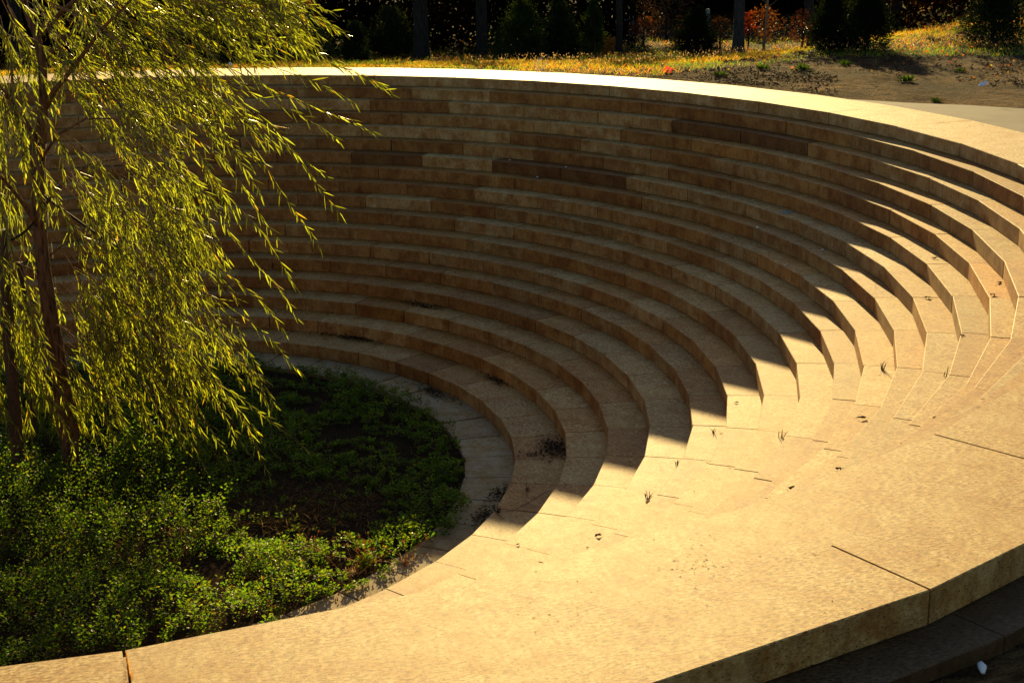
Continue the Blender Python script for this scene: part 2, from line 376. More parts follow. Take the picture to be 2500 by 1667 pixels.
# backing course under the coping, and the lower outer step on the near side
oj = [128 + 8.4 * i for i in range(14)]
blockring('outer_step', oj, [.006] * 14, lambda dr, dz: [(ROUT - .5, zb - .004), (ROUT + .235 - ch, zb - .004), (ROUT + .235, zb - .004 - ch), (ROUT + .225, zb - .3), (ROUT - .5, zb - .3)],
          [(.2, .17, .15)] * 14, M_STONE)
V = []; F = []
for j in range(90):
    a = math.radians(4 * j)
    for r, z in ((RAD[0] + .03, zb - .006), (ROUT - .03, zb - .006), (ROUT - .03, -1.4), (RAD[0] + .03, -1.4)): V.append((r * math.sin(a), r * math.cos(a), z))
for j in range(90):
    for q in range(4): F.append((j * 4 + q, j * 4 + (q + 1) % 4, ((j + 1) % 90) * 4 + (q + 1) % 4, ((j + 1) % 90) * 4 + q))
mesh('foundation', V, F, M_STONE, bowl, cols=[(.5, .45, .4)] * len(F))
# ---------------------------------------------------------------- the willow in the middle of the bowl
TD = float(np.dot(np.array([0.0, 0.15, 0]) - CAM, HEAD))       # horizontal distance of the trunk
def tp(u, v, dd=0.0): return pd(u, v, TD + dd)
wb = pz(188, 1185, ZT[18])
willow = empty('willow_tree', (wb[0], wb[1], ZT[18]), 'tall young weeping willow with yellow green leaves growing in the planted centre of the bowl', 'tree')
tr = MB()
tpts = [(192, 1205, 0), (186, 1160, 0), (176, 1090, 0), (160, 1010, 0), (143, 900, 0), (124, 780, 0), (104, 640, 0), (96, 540, 0), (92, 430, 0), (93, 350, 0)]
tr.tube([tp(*p) for p in tpts], [.155, .118, .104, .094, .084, .076, .066, .062, .064, .075], 28, rough=.13)
tr.tube([tp(*p) for p in ((97, 360, 0), (103, 300, .02), (106, 240, .03), (104, 160, .05), (90, 90, .08), (62, 20, .1), (40, -70, .15), (50, -200, .1), (45, -330, 0), (60, -430, 0))], [.055, .05, .044, .04, .036, .032, .028, .022, .015, .008], 12, rough=.12)
limbs = [([(92, 365, 0), (78, 325, -.05), (52, 285, -.15), (22, 240, -.3), (-30, 180, -.5), (-110, 90, -.8), (-220, 20, -1.1)], .042),
         ([(112, 262, .02), (132, 222, -.1), (152, 200, -.2), (190, 150, -.4), (250, 70, -.6), (340, -20, -.8), (450, -80, -.9)], .03),
         ([(104, 150, .05), (160, 90, .2), (250, 30, .5), (360, -20, .7), (520, -60, .8), (640, -70, .8)], .028),
         ([(96, 560, 0), (60, 500, -.2), (10, 440, -.4), (-60, 380, -.7), (-160, 350, -1.)], .026),
         ([(90, 95, .1), (150, 30, -.1), (240, -50, -.4), (380, -130, -.6), (560, -150, -.8)], .026),
         ([(62, 20, .1), (10, -40, .3), (-70, -90, .6), (-200, -100, .9)], .022),
         ([(93, 350, 0), (60, 360, .3), (30, 330, .6), (-20, 280, 1.0), (-60, 240, 1.3)], .024),
         ([(95, 520, 0), (150, 450, .25), (220, 400, .5), (300, 385, .8), (360, 400, 1.0)], .016),
         ([(93, 400, 0), (140, 330, -.25), (210, 290, -.5), (280, 290, -.7), (330, 320, -.8)], .016),
         ([(104, 640, 0), (150, 600, .2), (230, 570, .4), (310, 590, .6)], .012),
         ([(118, 720, 0), (80, 660, .25), (40, 640, .5), (-20, 650, .7)], .013)]
for pts, r in limbs:
    m = len(pts); tr.tube([tp(*p) for p in pts], [r * (1 - .8 * i / (m - 1)) for i in range(m)], 8, rough=.12)
tr.build('trunk', M_BARK, willow, True, False)
tw = MB(); LB, LD, LS, LL, LW, LC = [], [], [], [], [], []
UPV = np.array([0, 0, 1.0]); R2 = np.array([cy, -sy, 0.0])
def strand(p0, a0, a1, length, phi, nl=None, r0=.005, bare=.22, big=1.0, sprig=True):
    """a hanging shoot: starts at a0 degrees below level, bends to a1; phi turns it out of the picture plane"""
    hd = R2 * math.cos(phi) + HEAD * math.sin(phi); n = 14; p = np.array(p0, float); pts = [p.copy()]
    wob = random.uniform(0, 6); wa = random.uniform(2, 7)
    for i in range(n):
        t = (i + .5) / n; a = math.radians(a0 + (a1 - a0) * t ** .8 + wa * math.sin(wob + t * 7))
        p = p + (hd * math.cos(a) - UPV * math.sin(a)) * length / n; pts.append(p.copy())
    tw.tube(pts[::2], [r0 * (1 - .75 * i / 7) for i in range(8)], 4, cap=False)
    nl = nl or int(length / .034)
    for q in range(nl):
        t = bare + (1 - bare) * (q + random.random() * .7) / nl; x = min(t, .999) * n; i = int(x); f = x - i
        b = pts[i] * (1 - f) + pts[i + 1] * f; tg = nrm(pts[i + 1] - pts[i]); sdv = nrm(np.cross(tg, UPV)); nn = np.cross(sdv, tg)
        sgn = 1 if q % 2 else -1; sp_ = random.choice([random.uniform(.1, .4), random.uniform(.3, 1.0)])
        d = tg + (sdv * math.cos(q * 2.4) + nn * math.sin(q * 2.4)) * sp_ - UPV * random.uniform(.05, .45)
        LB.append(b); LD.append(d); LS.append(np.array([random.gauss(0, 1), random.gauss(0, 1), random.gauss(0, 1)]))
        LL.append(random.uniform(.08, .19) * big * (1.1 - .35 * t)); LW.append(random.uniform(.009, .0155) * big)
        c = random.choice([random.uniform(.05, .3), random.uniform(.2, .7), random.uniform(.6, 1.2), random.uniform(1.2, 2.0)]); y = random.random()
        LC.append((c * (1 + .35 * y * y), c * (1 + .15 * y), c * (1 - .3 * y)) if random.random() > .03 else (2.2, 1.3, .5))
    return pts
U = random.uniform
def shoot_tree(p0, a0, a1, ln, phi, **k):
    pts = strand(p0, a0, a1, ln, phi, **k)
    for _ in range(random.choice([1, 2, 3])):           # side shoots
        i = random.randint(3, 9); strand(pts[i], a0 + (a1 - a0) * i / 14 + U(-18, 22), a1 + U(0, 18), ln * U(.25, .5), phi + U(-.9, .9), r0=.003, bare=.08)
PXM = FPX / TD * .97
for _ in range(52): shoot_tree(tp(U(90, 520), U(-150, 50), U(-.8, .9)), U(8, 28), U(28, 48), U(250, 400) / PXM, U(-.5, .5))
for _ in range(36): shoot_tree(tp(U(300, 600), U(-130, 0), U(-.8, .8)), U(8, 22), U(24, 40), U(170, 300) / PXM, U(-.5, .5))
for _ in range(46): shoot_tree(tp(U(120, 400), U(70, 250), U(-.8, .8)), U(15, 40), U(40, 62), U(180, 330) / PXM, U(-.6, .6))
for _ in range(68): shoot_tree(tp(U(130, 390), U(320, 560), U(-.7, .9)), U(25, 60), U(62, 84), U(180, 330) / PXM, U(-.8, .8))
for _ in range(18): shoot_tree(tp(U(330, 460), U(340, 560), U(-.5, .8)), U(25, 50), U(60, 78), U(130, 240) / PXM, U(-.5, .5))
for _ in range(64): shoot_tree(tp(U(130, 400), U(600, 830), U(-.7, .8)), U(30, 65), U(60, 84), U(120, 270) / PXM, U(-.8, .8))
for _ in range(34): shoot_tree(tp(U(-120, 40), U(-60, 380), U(-.9, .9)), U(45, 75), U(75, 88), U(200, 380) / PXM, U(-1.4, 1.4))
for _ in range(44): shoot_tree(tp(U(-120, 60), U(560, 800), U(-.8, .9)), U(35, 70), U(70, 88), U(120, 240) / PXM, U(-1.4, 1.4))
for _ in range(40): shoot_tree(tp(U(-60, 260), U(-120, 130), U(-.9, .9)), U(10, 50), U(40, 70), U(160, 320) / PXM, U(-1.6, 1.6))
for _ in range(18): shoot_tree(tp(U(-500, -100), U(-350, 200), U(-1.2, 1.2)), 180 - U(20, 45), 180 - U(60, 80), U(250, 400) / PXM, U(-1., 1.))
for _ in range(14): shoot_tree(tp(U(-40, 300), U(-420, -180), U(-.9, .9)), U(-10, 30), U(50, 80), U(250, 420) / PXM, U(-1.6, 1.6))
for _ in range(42): shoot_tree(tp(U(120, 500), U(580, 860), U(-.7, .8)), U(25, 55), U(58, 80), U(160, 300) / PXM, U(-.7, .7))
for _ in range(30): shoot_tree(tp(U(-80, 130), U(620, 960), U(-.8, .8)), U(40, 75), U(72, 90), U(140, 260) / PXM, U(-1.4, 1.4))
for _ in range(22): shoot_tree(tp(U(60, 420), U(800, 960), U(-.6, .6)), U(40, 62), U(66, 86), U(150, 260) / PXM, U(-.5, .5))
for _ in range(14): strand(tp(U(190, 460), U(780, 900), U(-.5, .5)), U(38, 60), U(62, 82), U(280, 400) / PXM, U(-.4, .4), bare=.1)
for (u, v, a0, a1, L, ph) in ((455, 20, 18, 26, 490, 0), (430, -30, 16, 38, 560, .1), (410, 60, 20, 26, 480, 0), (420, 120, 16, 30, 500, 0), (500, 190, 12, 40, 350, .1), (420, 210, 18, 44, 430, 0),
                              (560, 230, 40, 58, 380, 0), (600, 340, 52, 64, 310, 0), (500, 290, 50, 64, 230, .2), (470, 330, 45, 62, 320, 0), (430, 560, 35, 58, 380, .1), (400, 660, 30, 50, 420, .1), (385, 840, 30, 62, 400, 0), (395, 870, 24, 46, 440, 0),
                              (330, 850, 55, 75, 390, 0), (300, 910, 60, 78, 330, 0), (225, 900, 62, 80, 420, .1), (170, 1000, 60, 78, 330, 0), (10, 800, 84, 92, 430, 0), (390, 760, 28, 50, 330, .3), (250, 1020, 62, 80, 330, .3), (490, 430, 40, 66, 360, .3), (520, 520, 48, 62, 330, .2)):
    pp = strand(tp(u, v, U(-.3, .3)), a0, a1, L / PXM, ph, bare=.05, big=1.1)
tw.build('branches', M_TWIG, willow, True, False)
leaves('foliage', np.array(LB), np.array(LD), np.array(LS), np.array(LL), np.array(LW), M_WLEAF, willow, np.array(LC), True, .02)
# stakes and straps that hold the willow
def stake(u, v, ub, vb, dd, label, r=.05, pale=False):
    a = tp(u, v, dd); b = tp(ub, vb, dd); b[2] = min(b[2], ZT[18] - .02)
    t = empty('tree_stake', (b[0], b[1], ZT[18]), label, 'stake', 'wooden stakes around the willow'); m = MB()
    ax = nrm(a - b); sx_ = nrm(np.cross(ax, HEAD)); sy_ = np.cross(ax, sx_); V = []; n = 10
    for i, (p, q) in enumerate(((b, 1), ((a + b) / 2, .97), (a, .92))):
        for j in range(8):
            g_ = j * math.pi / 4 + .39; V.append(p + (sx_ * math.cos(g_) + sy_ * math.sin(g_)) * r * q)
    m.add(V, [(i * 8 + j, i * 8 + (j + 1) % 8, (i + 1) * 8 + (j + 1) % 8, (i + 1) * 8 + j) for i in range(2) for j in range(8)] + [tuple(range(16, 24))]); m.build('post', M_STAKE, t, tone=False)
    if pale: m = MB(); m.tube([a - ax * .13, a + ax * .004], [r * 1.02, r * 1.0], 8); m.build('stake_top', M_PALE, t, tone=False)
    return a, t
s1, t1 = stake(397, 642, 376, 1130, .9, 'wooden stake with a pale weathered top right of the willow trunk', .042, True)
s2, t2 = stake(2, 560, 48, 1180, -.4, 'thick leaning wooden stake left of the willow trunk', .06)
s3, t3 = stake(48, 640, 92, 1100, .8, 'thin dark stake close behind the left side of the willow trunk', .035)
def strap(a, b, label, wd=.03):
    t = empty('tie_strap', tuple(a), label, 'strap', 'black tie straps on the willow'); m = MB(); a = np.array(a); b = np.array(b); pr = None
    n = 8; V = []
    for i in range(n + 1):
        q = i / n; p = a + (b - a) * q - UPV * .04 * math.sin(q * math.pi)
        for o in ((UPV * wd / 2 + HEAD * .004), (-UPV * wd / 2 + HEAD * .004), (-UPV * wd / 2 - HEAD * .004), (UPV * wd / 2 - HEAD * .004)): V.append(p + o)
    m.add(V, [(i * 4 + j, i * 4 + (j + 1) % 4, (i + 1) * 4 + (j + 1) % 4, (i + 1) * 4 + j) for i in range(n) for j in range(4)]); m.build('webbing', M_STRAP, t, tone=False)
tk = tp(85, 462, -.09)
strap(tk, s1 - UPV * .12, 'long black strap from the willow trunk down to the right stake')
strap(tp(86, 540, -.07), s2 - UPV * .12, 'black strap from the willow trunk to the left stake')
strap(tp(115, 520, .07), s3 - UPV * .1, 'short black strap from behind the willow trunk to the thin stake', .02)
# ---------------------------------------------------------------- ground cover in the planted centre
def vnoise(x, y, s, seed):
    r_ = np.random.default_rng(seed); G = r_.random((64, 64)); x = x * s + 31; y = y * s + 31; i = np.floor(x).astype(int) % 63; j = np.floor(y).astype(int) % 63; fx = x - np.floor(x); fy = y - np.floor(y)
    fx = fx * fx * (3 - 2 * fx); fy = fy * fy * (3 - 2 * fy)
    return (G[i, j] * (1 - fx) + G[i + 1, j] * fx) * (1 - fy) + (G[i, j + 1] * (1 - fx) + G[i + 1, j + 1] * fx) * fy
NSP = 12500
rr = np.sqrt(rng.random(NSP)) * (RFL + .30); aa = rng.random(NSP) * 2 * np.pi; X = rr * np.sin(aa); Y = rr * np.cos(aa)
den = np.clip((vnoise(X, Y, 1.9, 3) * .55 + vnoise(X, Y, 4.5, 4) * .45 - .5) * 1.5 + .5, 0, 1)
dry = pz(745, 1255, ZT[18]); dryd = np.hypot(X - dry[0], (Y - dry[1]) * 1.0)
spill = rr < RFL + .30 * vnoise(X, Y, 1.6, 8) * (Y < -1.6)
keep = spill & (den > .20) & ~((dryd < .75) & (rng.random(NSP) < .85)); X, Y, den = X[keep], Y[keep], den[keep]; n = len(X)
Hh = .05 + .52 * np.clip(den - .2, 0, 1) * (.7 + .6 * rng.random(n)) + .05 * (rng.random(n) < .1)
lean = rng.normal(0, .35, (n, 2)); K = 17
t = (np.arange(K) + .5)[None] / K; t = .25 + .75 * t; Hh = Hh * (1 - .6 * np.clip((X - .9) / .9, 0, 1))
bx = X[:, None] + lean[:, :1] * Hh[:, None] * t; by = Y[:, None] + lean[:, 1:] * Hh[:, None] * t; bz = ZT[18] + Hh[:, None] * t
ang = np.arange(K)[None] * 2.4 + rng.random((n, 1)) * 6; el = rng.uniform(.0, .9, (n, K))
D = np.stack([np.cos(ang) * np.cos(el), np.sin(ang) * np.cos(el), np.sin(el)], -1).reshape(-1, 3); B = np.stack([bx, by, bz], -1).reshape(-1, 3) + D * .012
cc = (rng.uniform(.6, 1.3, (n, 1)) * np.ones((n, K))).reshape(-1, 1) * np.stack([1 + 1.1 * rng.random(n * K) ** 3, np.ones(n * K), np.ones(n * K) * .8], 1)
ye = rng.random(n * K) < .015; cc[ye] = (2.6, 1.3, .5)
Ls = (rng.uniform(.55, 1.25, (n, 1)) * rng.uniform(.024, .042, (n, K))).ravel()
leaves('ground_cover', B, D, rng.normal(0, 1, (n * K, 3)), Ls, Ls * .48, M_COVER, None, cc, False, .1, 'stuff')
# dry litter on the soil and the strawy patch
n = 5200; a = rng.random(n) * 6.28; r_ = np.sqrt(rng.random(n)) * RFL; X = r_ * np.sin(a); Y = r_ * np.cos(a); m_ = n // 3
X[:m_] = dry[0] + rng.normal(0, .42, m_); Y[:m_] = dry[1] + rng.normal(0, .30, m_)
q_ = np.hypot(X, Y) > RFL - .02; X[q_] *= .85; Y[q_] *= .85
B = np.stack([X, Y, np.full(n, ZT[18] + .01) + rng.random(n) * .05], 1); D = rng.normal(0, 1, (n, 3)); D[:, 2] = np.abs(D[:, 2]) * .9 - .15
leaves('dry_litter', B, D, rng.normal(0, 1, (n, 3)), rng.uniform(.04, .14, n), rng.uniform(.003, .006, n), M_DRY, None, rng.uniform(.08, .55, (n, 1)) * np.ones((n, 3)), False, .1, 'stuff')
# foxtail grasses by the bowl's near edge
def foxtail(c, nst, spread, label, hmax=.34):
    t = empty('foxtail_grass', tuple(c), label, 'grass plant', 'dry foxtail grasses at the edge of the planting'); m = MB(); hd = MB()
    for _ in range(nst):
        a = U(0, 6.28); el = U(.25, 1.45); h = U(.4, 1) * hmax; d = np.array([math.cos(a) * math.cos(el), math.sin(a) * math.cos(el), math.sin(el)]); b = np.array(c) + np.array([U(-1, 1), U(-1, 1), 0]) * spread
        pts = [b, b + d * h * .55 + UPV * .015, b + d * h]; m.tube(pts, [.0017, .0014, .001], 3, (1.1, 1, .8), cap=False)
        e = nrm(pts[2] - pts[1]); s_ = U(.018, .034); hd.tube([pts[2], pts[2] + e * s_ * .3, pts[2] + e * s_ * .75, pts[2] + e * s_], [.0022, .0065, .006, .001], 6, (1.3, 1.05, .7))
    for _ in range(nst * 3):
        a = U(0, 6.28); el = U(.1, 1.2); h = U(.3, .8) * hmax * .6; d = np.array([math.cos(a) * math.cos(el), math.sin(a) * math.cos(el), math.sin(el)]); b = np.array(c) + np.array([U(-1, 1), U(-1, 1), 0]) * spread * .6
        s_ = nrm(np.cross(d, UPV)) * .0028; mid_ = b + d * h * .6; tip = b + d * h - UPV * h * .25; m.add([b - s_, b + s_, mid_ + s_, tip, mid_ - s_], [(0, 1, 2, 4), (4, 2, 3)], (.8, .7, .6))
    m.build('stalks', M_DRY, t); hd.build('seed_heads', M_DRY, t)
z18 = ZT[18]
foxtail(pz(988, 1378, z18), 10, .05, 'brown foxtail tuft nearest the sunlit stone, at the right end of the planting')
foxtail(pz(905, 1372, z18), 16, .09, 'widest foxtail clump with many pale seed heads, left of the tuft nearest the stone')
foxtail(pz(855, 1400, z18), 9, .07, 'foxtail clump with short bent stalks just above the sunlit green leaves at the coping')
foxtail(pz(760, 1345, z18), 9, .1, 'long stalked foxtail clump in the brown dry patch of the planting')
foxtail(pz(640, 1500, z18), 7, .14, 'sparse foxtail stalks rising from the sunlit green ground cover')
foxtail(pz(420, 1300, z18), 6, .14, 'few foxtail stalks in the ground cover in front of the willow trunk')
# ---------------------------------------------------------------- small things lying on the stone
def weed(u, v, label, h=.07, n=9, mat=None, col=(.028, .022, .012)):
    h = h * 1.5
    p, k, trd = hit(u, v); p[2] = surf(math.hypot(p[0], p[1])); t = MB()
    for _ in range(n):
        a = U(0, 6.28); el = U(.5, 1.5); d = np.array([math.cos(a) * math.cos(el), math.sin(a) * math.cos(el), math.sin(el)]); hh = h * U(.5, 1); b = p + np.array([U(-1, 1), U(-1, 1), 0]) * h * .18
        s_ = nrm(np.cross(d, UPV)) * .0036; m2 = b + d * hh * .55; t.add([b - s_, b + s_, m2 + s_ * .8, b + d * hh - UPV * hh * .2, m2 - s_ * .8], [(0, 1, 2, 4), (4, 2, 3)], col)
    tag(t.build('weed', mat or M_DRY), label, 'weed', 'weeds growing from the stone joints')
weed(1580, 1222, 'thin dark weed tuft nearest the coping, in a joint of the sunlit steps', .08, 12)
weed(1653, 1135, 'weed tuft in a sunlit joint, one step up and right of the lowest tuft', .06, 8)
weed(1743, 1055, 'weed tuft at the shadow edge beside a small joint', .055, 7)
weed(1907, 1070, 'weed tuft standing in the middle of the sunlit steps right of the shadows', .08, 9)
weed(2155, 903, 'spreading weed straddling a joint on the sunlit steps at the right', .09, 12)
weed(2312, 920, 'single thin weed stalk nearest the right part of the coping', .09, 4)
weed(1290, 1200, 'dark weed in the shaded paving gap beside the planting', .07, 12)
weed(1215, 1250, 'dark weed at the inner edge of the lowest shaded step', .08, 16)
weed(1475, 895, 'faint weed on a shaded step above the twig pile', .05, 5)
g_w = empty('seam_weed', tuple(gp(322, 1640)), 'dry golden grass tuft growing from the joint in the near coping', 'weed'); m = MB(); c = pz(318, 1650, 0)
for _ in range(60):
    q = random.random(); b = pz(309 + q * 12, 1596 + q * 68, 0) ; a = U(0, 6.28); el = U(.7, 1.5); h = U(.012, .04) * (.5 + q); d = np.array([math.cos(a) * math.cos(el), math.sin(a) * math.cos(el), math.sin(el)]); s_ = nrm(np.cross(d, UPV)) * .0012
    m.add([b - s_, b + s_, b + d * h], [(0, 1, 2)], (1.3, 1.0, .5))
m.build('blades', M_DRY, g_w)
def dead_leaf(u, v, label, s_=.035, grp='dead leaves on the sunlit steps'):
    p, k, trd = hit(u, v); p[2] = surf(math.hypot(p[0], p[1])); m = MB(); a0 = U(0, 6.28); V = [p + UPV * s_ * .35]; n = 11
    for j in range(n):
        a = a0 + j * 2 * math.pi / n; r_ = s_ * (.55 + .45 * abs(math.sin(a * 2.5 + u))); V.append(p + np.array([math.cos(a) * r_, math.sin(a) * r_ * .75, .003 + s_ * U(.0, .55)]))
    V.append(p + np.array([math.cos(a0) * s_ * 1.7, math.sin(a0) * s_ * 1.7, .004]))
    F = [(0, 1 + j, 1 + (j + 1) % n) for j in range(n)] + [(1, 2, n + 1)]
    m.add(V, F); tag(m.build('dead_leaf', M_DEAD, tone=False), label, 'leaf', grp)
dead_leaf(2106, 1024, 'large curled dead leaf in the middle of the sunlit steps')
dead_leaf(1932, 1194, 'curled dead leaf on the sunlit steps just above the coping edge', .032)
dead_leaf(1460, 1310, 'dark dead leaf on the lower sunlit steps left of the weed tufts', .032)
dead_leaf(2283, 632, 'curled dead leaf on a sunlit tread near its back edge', .03)
dead_leaf(2264, 729, 'dead leaf standing beside a joint below the curled leaf', .036)
dead_leaf(2440, 692, 'dead leaf at the back of the deep golden block', .032)
dead_leaf(2424, 722, 'flat dead leaf near the front joint of the deep golden block', .03)
dead_leaf(1799, 984, 'small dead leaf beside a joint at the shadow edge', .022)
dead_leaf(2350, 820, 'dead leaf at the end of a joint right of the steps', .025)
dead_leaf(2284, 1023, 'small brown leaf beside the end of the coping joint', .025)
dead_leaf(1264, 1331, 'tiny dead leaf at the lower left of the sunlit steps', .018)
dead_leaf(2047, 1147, 'thin dark leaf lying on the coping inner edge', .024)
def debris(u, v, w_, h_, label, n=160, stick=True):
    p, k, trd = hit(u, v); z = surf(math.hypot(p[0], p[1])); m = MB()
    ra = p[:2] / np.linalg.norm(p[:2]); ta = np.array([-ra[1], ra[0]])
    for _ in range(n):
        q = p[:2] + ta * random.gauss(0, w_ / 2.4) + ra * random.gauss(0, h_ / 2.6)
        r_ = np.hypot(*q); zz = z; kk = ZT.index(z)
        hi = RAD[kk - 1] - .01; lo = RAD[kk] + .01 if kk < 18 else 0
        if not lo < r_ < hi: q = q / r_ * min(max(r_, lo), hi)
        b = np.array([q[0], q[1], zz + U(.002, .03)]); d = nrm(np.array([random.gauss(0, 1), random.gauss(0, 1), random.gauss(0, .25)])); s_ = nrm(np.cross(d, UPV)) * U(.003, .012); L_ = U(.02, .06)
        m.add([b, b + d * L_ * .5 + s_, b + d * L_, b + d * L_ * .5 - s_], [(0, 1, 2, 3)], tuple(np.array((1, .9, .8)) * U(.3, 1.3)))
    t = empty('debris_pile', (p[0], p[1], z), label, 'debris', 'piles of dark plant debris on the steps'); m.build('litter', M_DEBRIS, t)['kind'] = 'stuff'
    if stick:
        s = MB(); a = np.array([p[0], p[1], z + .03]); rr_ = np.array([ta[0], ta[1], 0]); s.tube([a - rr_ * w_ * .5, a + np.array([0, 0, .02]), a + rr_ * w_ * .35 + np.array([ra[0], ra[1], 0]) * .05], [.006, .006, .003], 6)
        s.build('stick', M_STAKE, t, tone=False)
debris(1350, 1095, .36, .2, 'largest dark debris pile with a pale stick on a shaded lower step', 420)
debris(1305, 1112, .05, .2, 'narrow strip of dark debris left of the largest pile', 50, False)
debris(865, 826, .55, .14, 'dark debris heap on the shaded step behind the planting', 380, False)
debris(1037, 749, .42, .10, 'dark debris streak on a higher shaded step', 220, False)
debris(1212, 930, .26, .1, 'small dark debris pile on the curving shaded step', 160, False)
debris(1225, 1210, .25, .16, 'dark debris at the paving edge under the lowest step', 200, False)
debris(1060, 960, .5, .12, 'brown debris along the foot of the lowest step', 240, False)
debris(1180, 1262, .3, .12, 'dark debris where the paving meets the sunlit step', 200, False)
def pebble(u, v, label, s_=.012):
    p, k, trd = hit(u, v); p[2] = surf(math.hypot(p[0], p[1])); m = MB(); V = []; F = []
    for i in range(5):
        ph = math.pi * i / 4
        for j in range(8):
            a = j * math.pi / 4; V.append(p + np.array([math.cos(a) * math.sin(ph) * s_ * U(.85, 1.15), math.sin(a) * math.sin(ph) * s_ * U(.7, 1), s_ * .6 - math.cos(ph) * s_ * .6]))
    for i in range(4):
        for j in range(8): F.append((i * 8 + j, (i + 1) * 8 + j, (i + 1) * 8 + (j + 1) % 8, i * 8 + (j + 1) % 8))
    m.add(V, F); tag(m.build('pebble', M_WHITE, smooth=True, tone=False), label, 'pebble', 'pale pebbles lying on the shaded steps')
pebble(1206, 385, 'pale pebble high on the far shaded steps, left of two close ones'); pebble(1244, 392, 'pale pebble high on the far steps beside the dark brown block')
pebble(1382, 409, 'pale pebble on a far tread right of the centre'); pebble(1312, 434, 'largest pale pebble below the long dark brown blocks', .016)
pebble(1848, 588, 'pebble on the shaded tread below the blue smear', .018); pebble(2008, 612, 'bright upright pebble at the edge of a shaded tread', .015)
pebble(1914, 681, 'pebble on the tread beside the shadow edge', .012); pebble(833, 910, 'white pebble on the shaded paving behind the planting', .02)
p, k, trd = hit(1922, 519); z = surf(math.hypot(p[0], p[1])); m = MB()
for _ in range(26):
    c = np.array([p[0] + random.gauss(0, .03), p[1] + random.gauss(0, .012), z + .0025 + _ * .0001]); s_ = U(.014, .03); m.add([c + np.array([math.cos(a) * s_ * 1.6, math.sin(a) * s_ * .6, 0]) for a in np.arange(5) * 1.2566], [(0, 1, 2, 3, 4)])
tag(m.build('chalk_smear', simple('blue_chalk', (.10, .28, .42), .9, .2), tone=False), 'pale blue chalk smear on a shaded tread right of the centre', 'chalk mark')
# bent wire or vine on the lower steps
m = MB(); m.tube([hit(*q)[0] + UPV * .008 for q in ((1370, 1200), (1335, 1200), (1290, 1228), (1250, 1250), (1218, 1248), (1214, 1258), (1232, 1268))], [.0022] * 7, 4)
tag(m.build('dry_vine', M_STAKE, tone=False), 'thin curling dry vine on the shaded lowest step', 'vine')
# white scrap on the near lower ground
p = pz(2400, 1642, -1.40 * S); m = MB(); m.tube([p, p + np.array([.01, .02, .012]), p + np.array([.012, .04, .018])], [.008, .017, .012], 9)
tag(m.build('white_scrap', M_WHITE, smooth=True, tone=False), 'crumpled white scrap on the dark ground outside the near coping', 'litter')
# ---------------------------------------------------------------- beyond the far rim: grass, fallen leaves, trees and shrubs
def gd(u, dist):
    """ground point under image column u at that distance"""
    a = YAW + math.atan((u - 1250) / FPX); x = CAM[0] + math.sin(a) * dist; y = CAM[1] + math.cos(a) * dist
    return np.array([x, y, float(ground_z(x, y))])
def field(n, u0, u1, d0, d1, seed=0, dens=None):
    u = rng.uniform(u0, u1, n); d = np.sqrt(rng.uniform(d0 ** 2, d1 ** 2, n)); a = YAW + np.arctan((u - 1250) / FPX)
    x = CAM[0] + np.sin(a) * d; y = CAM[1] + np.cos(a) * d; r = np.hypot(x, y)
    ok = r > ROUT + .12
    return x[ok], y[ok], u[ok], d[ok]
def grass_patch(name, n, u0, u1, d0, d1, h, mask, col, mat=M_GRASS, w_=.006):
    x, y, u, d = field(n, u0, u1, d0, d1); k = mask(x, y, u, d); x, y = x[k], y[k]; m = len(x)
    B = np.stack([x, y, ground_z(x, y)], 1); D = rng.normal(0, .45, (m, 3)); D[:, 2] = 1; L_ = h * rng.uniform(.35, 1.2, m) * (.5 + vnoise(x, y, .9, 9))
    cc = np.stack([rng.uniform(.6, 1.4, m), rng.uniform(.6, 1.3, m), np.ones(m)], 1) * np.array(col)
    gr = vnoise(x, y, .7, 21) > .62; cc[gr] *= (.45, .9, .7)
    return leaves(name, B, D, rng.normal(0, 1, (m, 3)), L_, w_, mat, None, cc, False, .25, 'stuff')
def gmask(x, y, u, d):
    # grass starts a little way behind the bare strip on the right
    r = np.hypot(x, y) - ROUT; start = np.interp(u, [0, 1200, 1500, 1640, 1800, 2000, 2500], [.05, .1, .3, .9, 2.2, 4.0, 6.3]) + 1.2 * (vnoise(x, y, .8, 5) - .5)
    return (r > start) & (vnoise(x, y, 2.2, 6) > .2)
grass_patch('grass', 52000, -250, 2750, 20, 33, .12, gmask, (1, 1, 1))
grass_patch('grass', 26000, -250, 2750, 33, 48, .14, gmask, (.9, .8, .7), w_=.011)
# pale seed heads at the front of the grass
x, y, u, d = field(2600, 1150, 2500, 21, 30); r = np.hypot(x, y) - ROUT; k = gmask(x, y, u, d) & (r < np.interp(u, [1150, 1500, 1900, 2500], [3, 6.0, 8.0, 8.5])); x, y = x[k], y[k]; m_ = len(x)
B = np.stack([x, y, ground_z(x, y) + rng.uniform(.1, .2, m_)], 1); D = rng.normal(0, .3, (m_, 3)); D[:, 2] = 1
leaves('grass_seed_heads', B, D, rng.normal(0, 1, (m_, 3)), .035, .011, M_DRY, None, np.ones((m_, 3)) * 1.6, False, .1, 'stuff')
x, y, u, d = field(30000, -250, 2750, 19, 46); r = np.hypot(x, y) - ROUT
k = (rng.random(len(x)) < np.where(gmask(x, y, u, d), .75, .10)) & (vnoise(x, y, .6, 12) > .28) & ~((u > 1950) & (r < 2.4)); x, y, u = x[k], y[k], u[k]; m_ = len(x)
B = np.stack([x, y, ground_z(x, y) + rng.uniform(.01, .06, m_)], 1); D = rng.normal(0, 1, (m_, 3)); D[:, 2] = rng.uniform(-.1, .8, m_)
cc = np.stack([rng.uniform(.5, 1.5, m_), rng.uniform(.4, 1.35, m_), rng.uniform(.4, 1.2, m_)], 1)
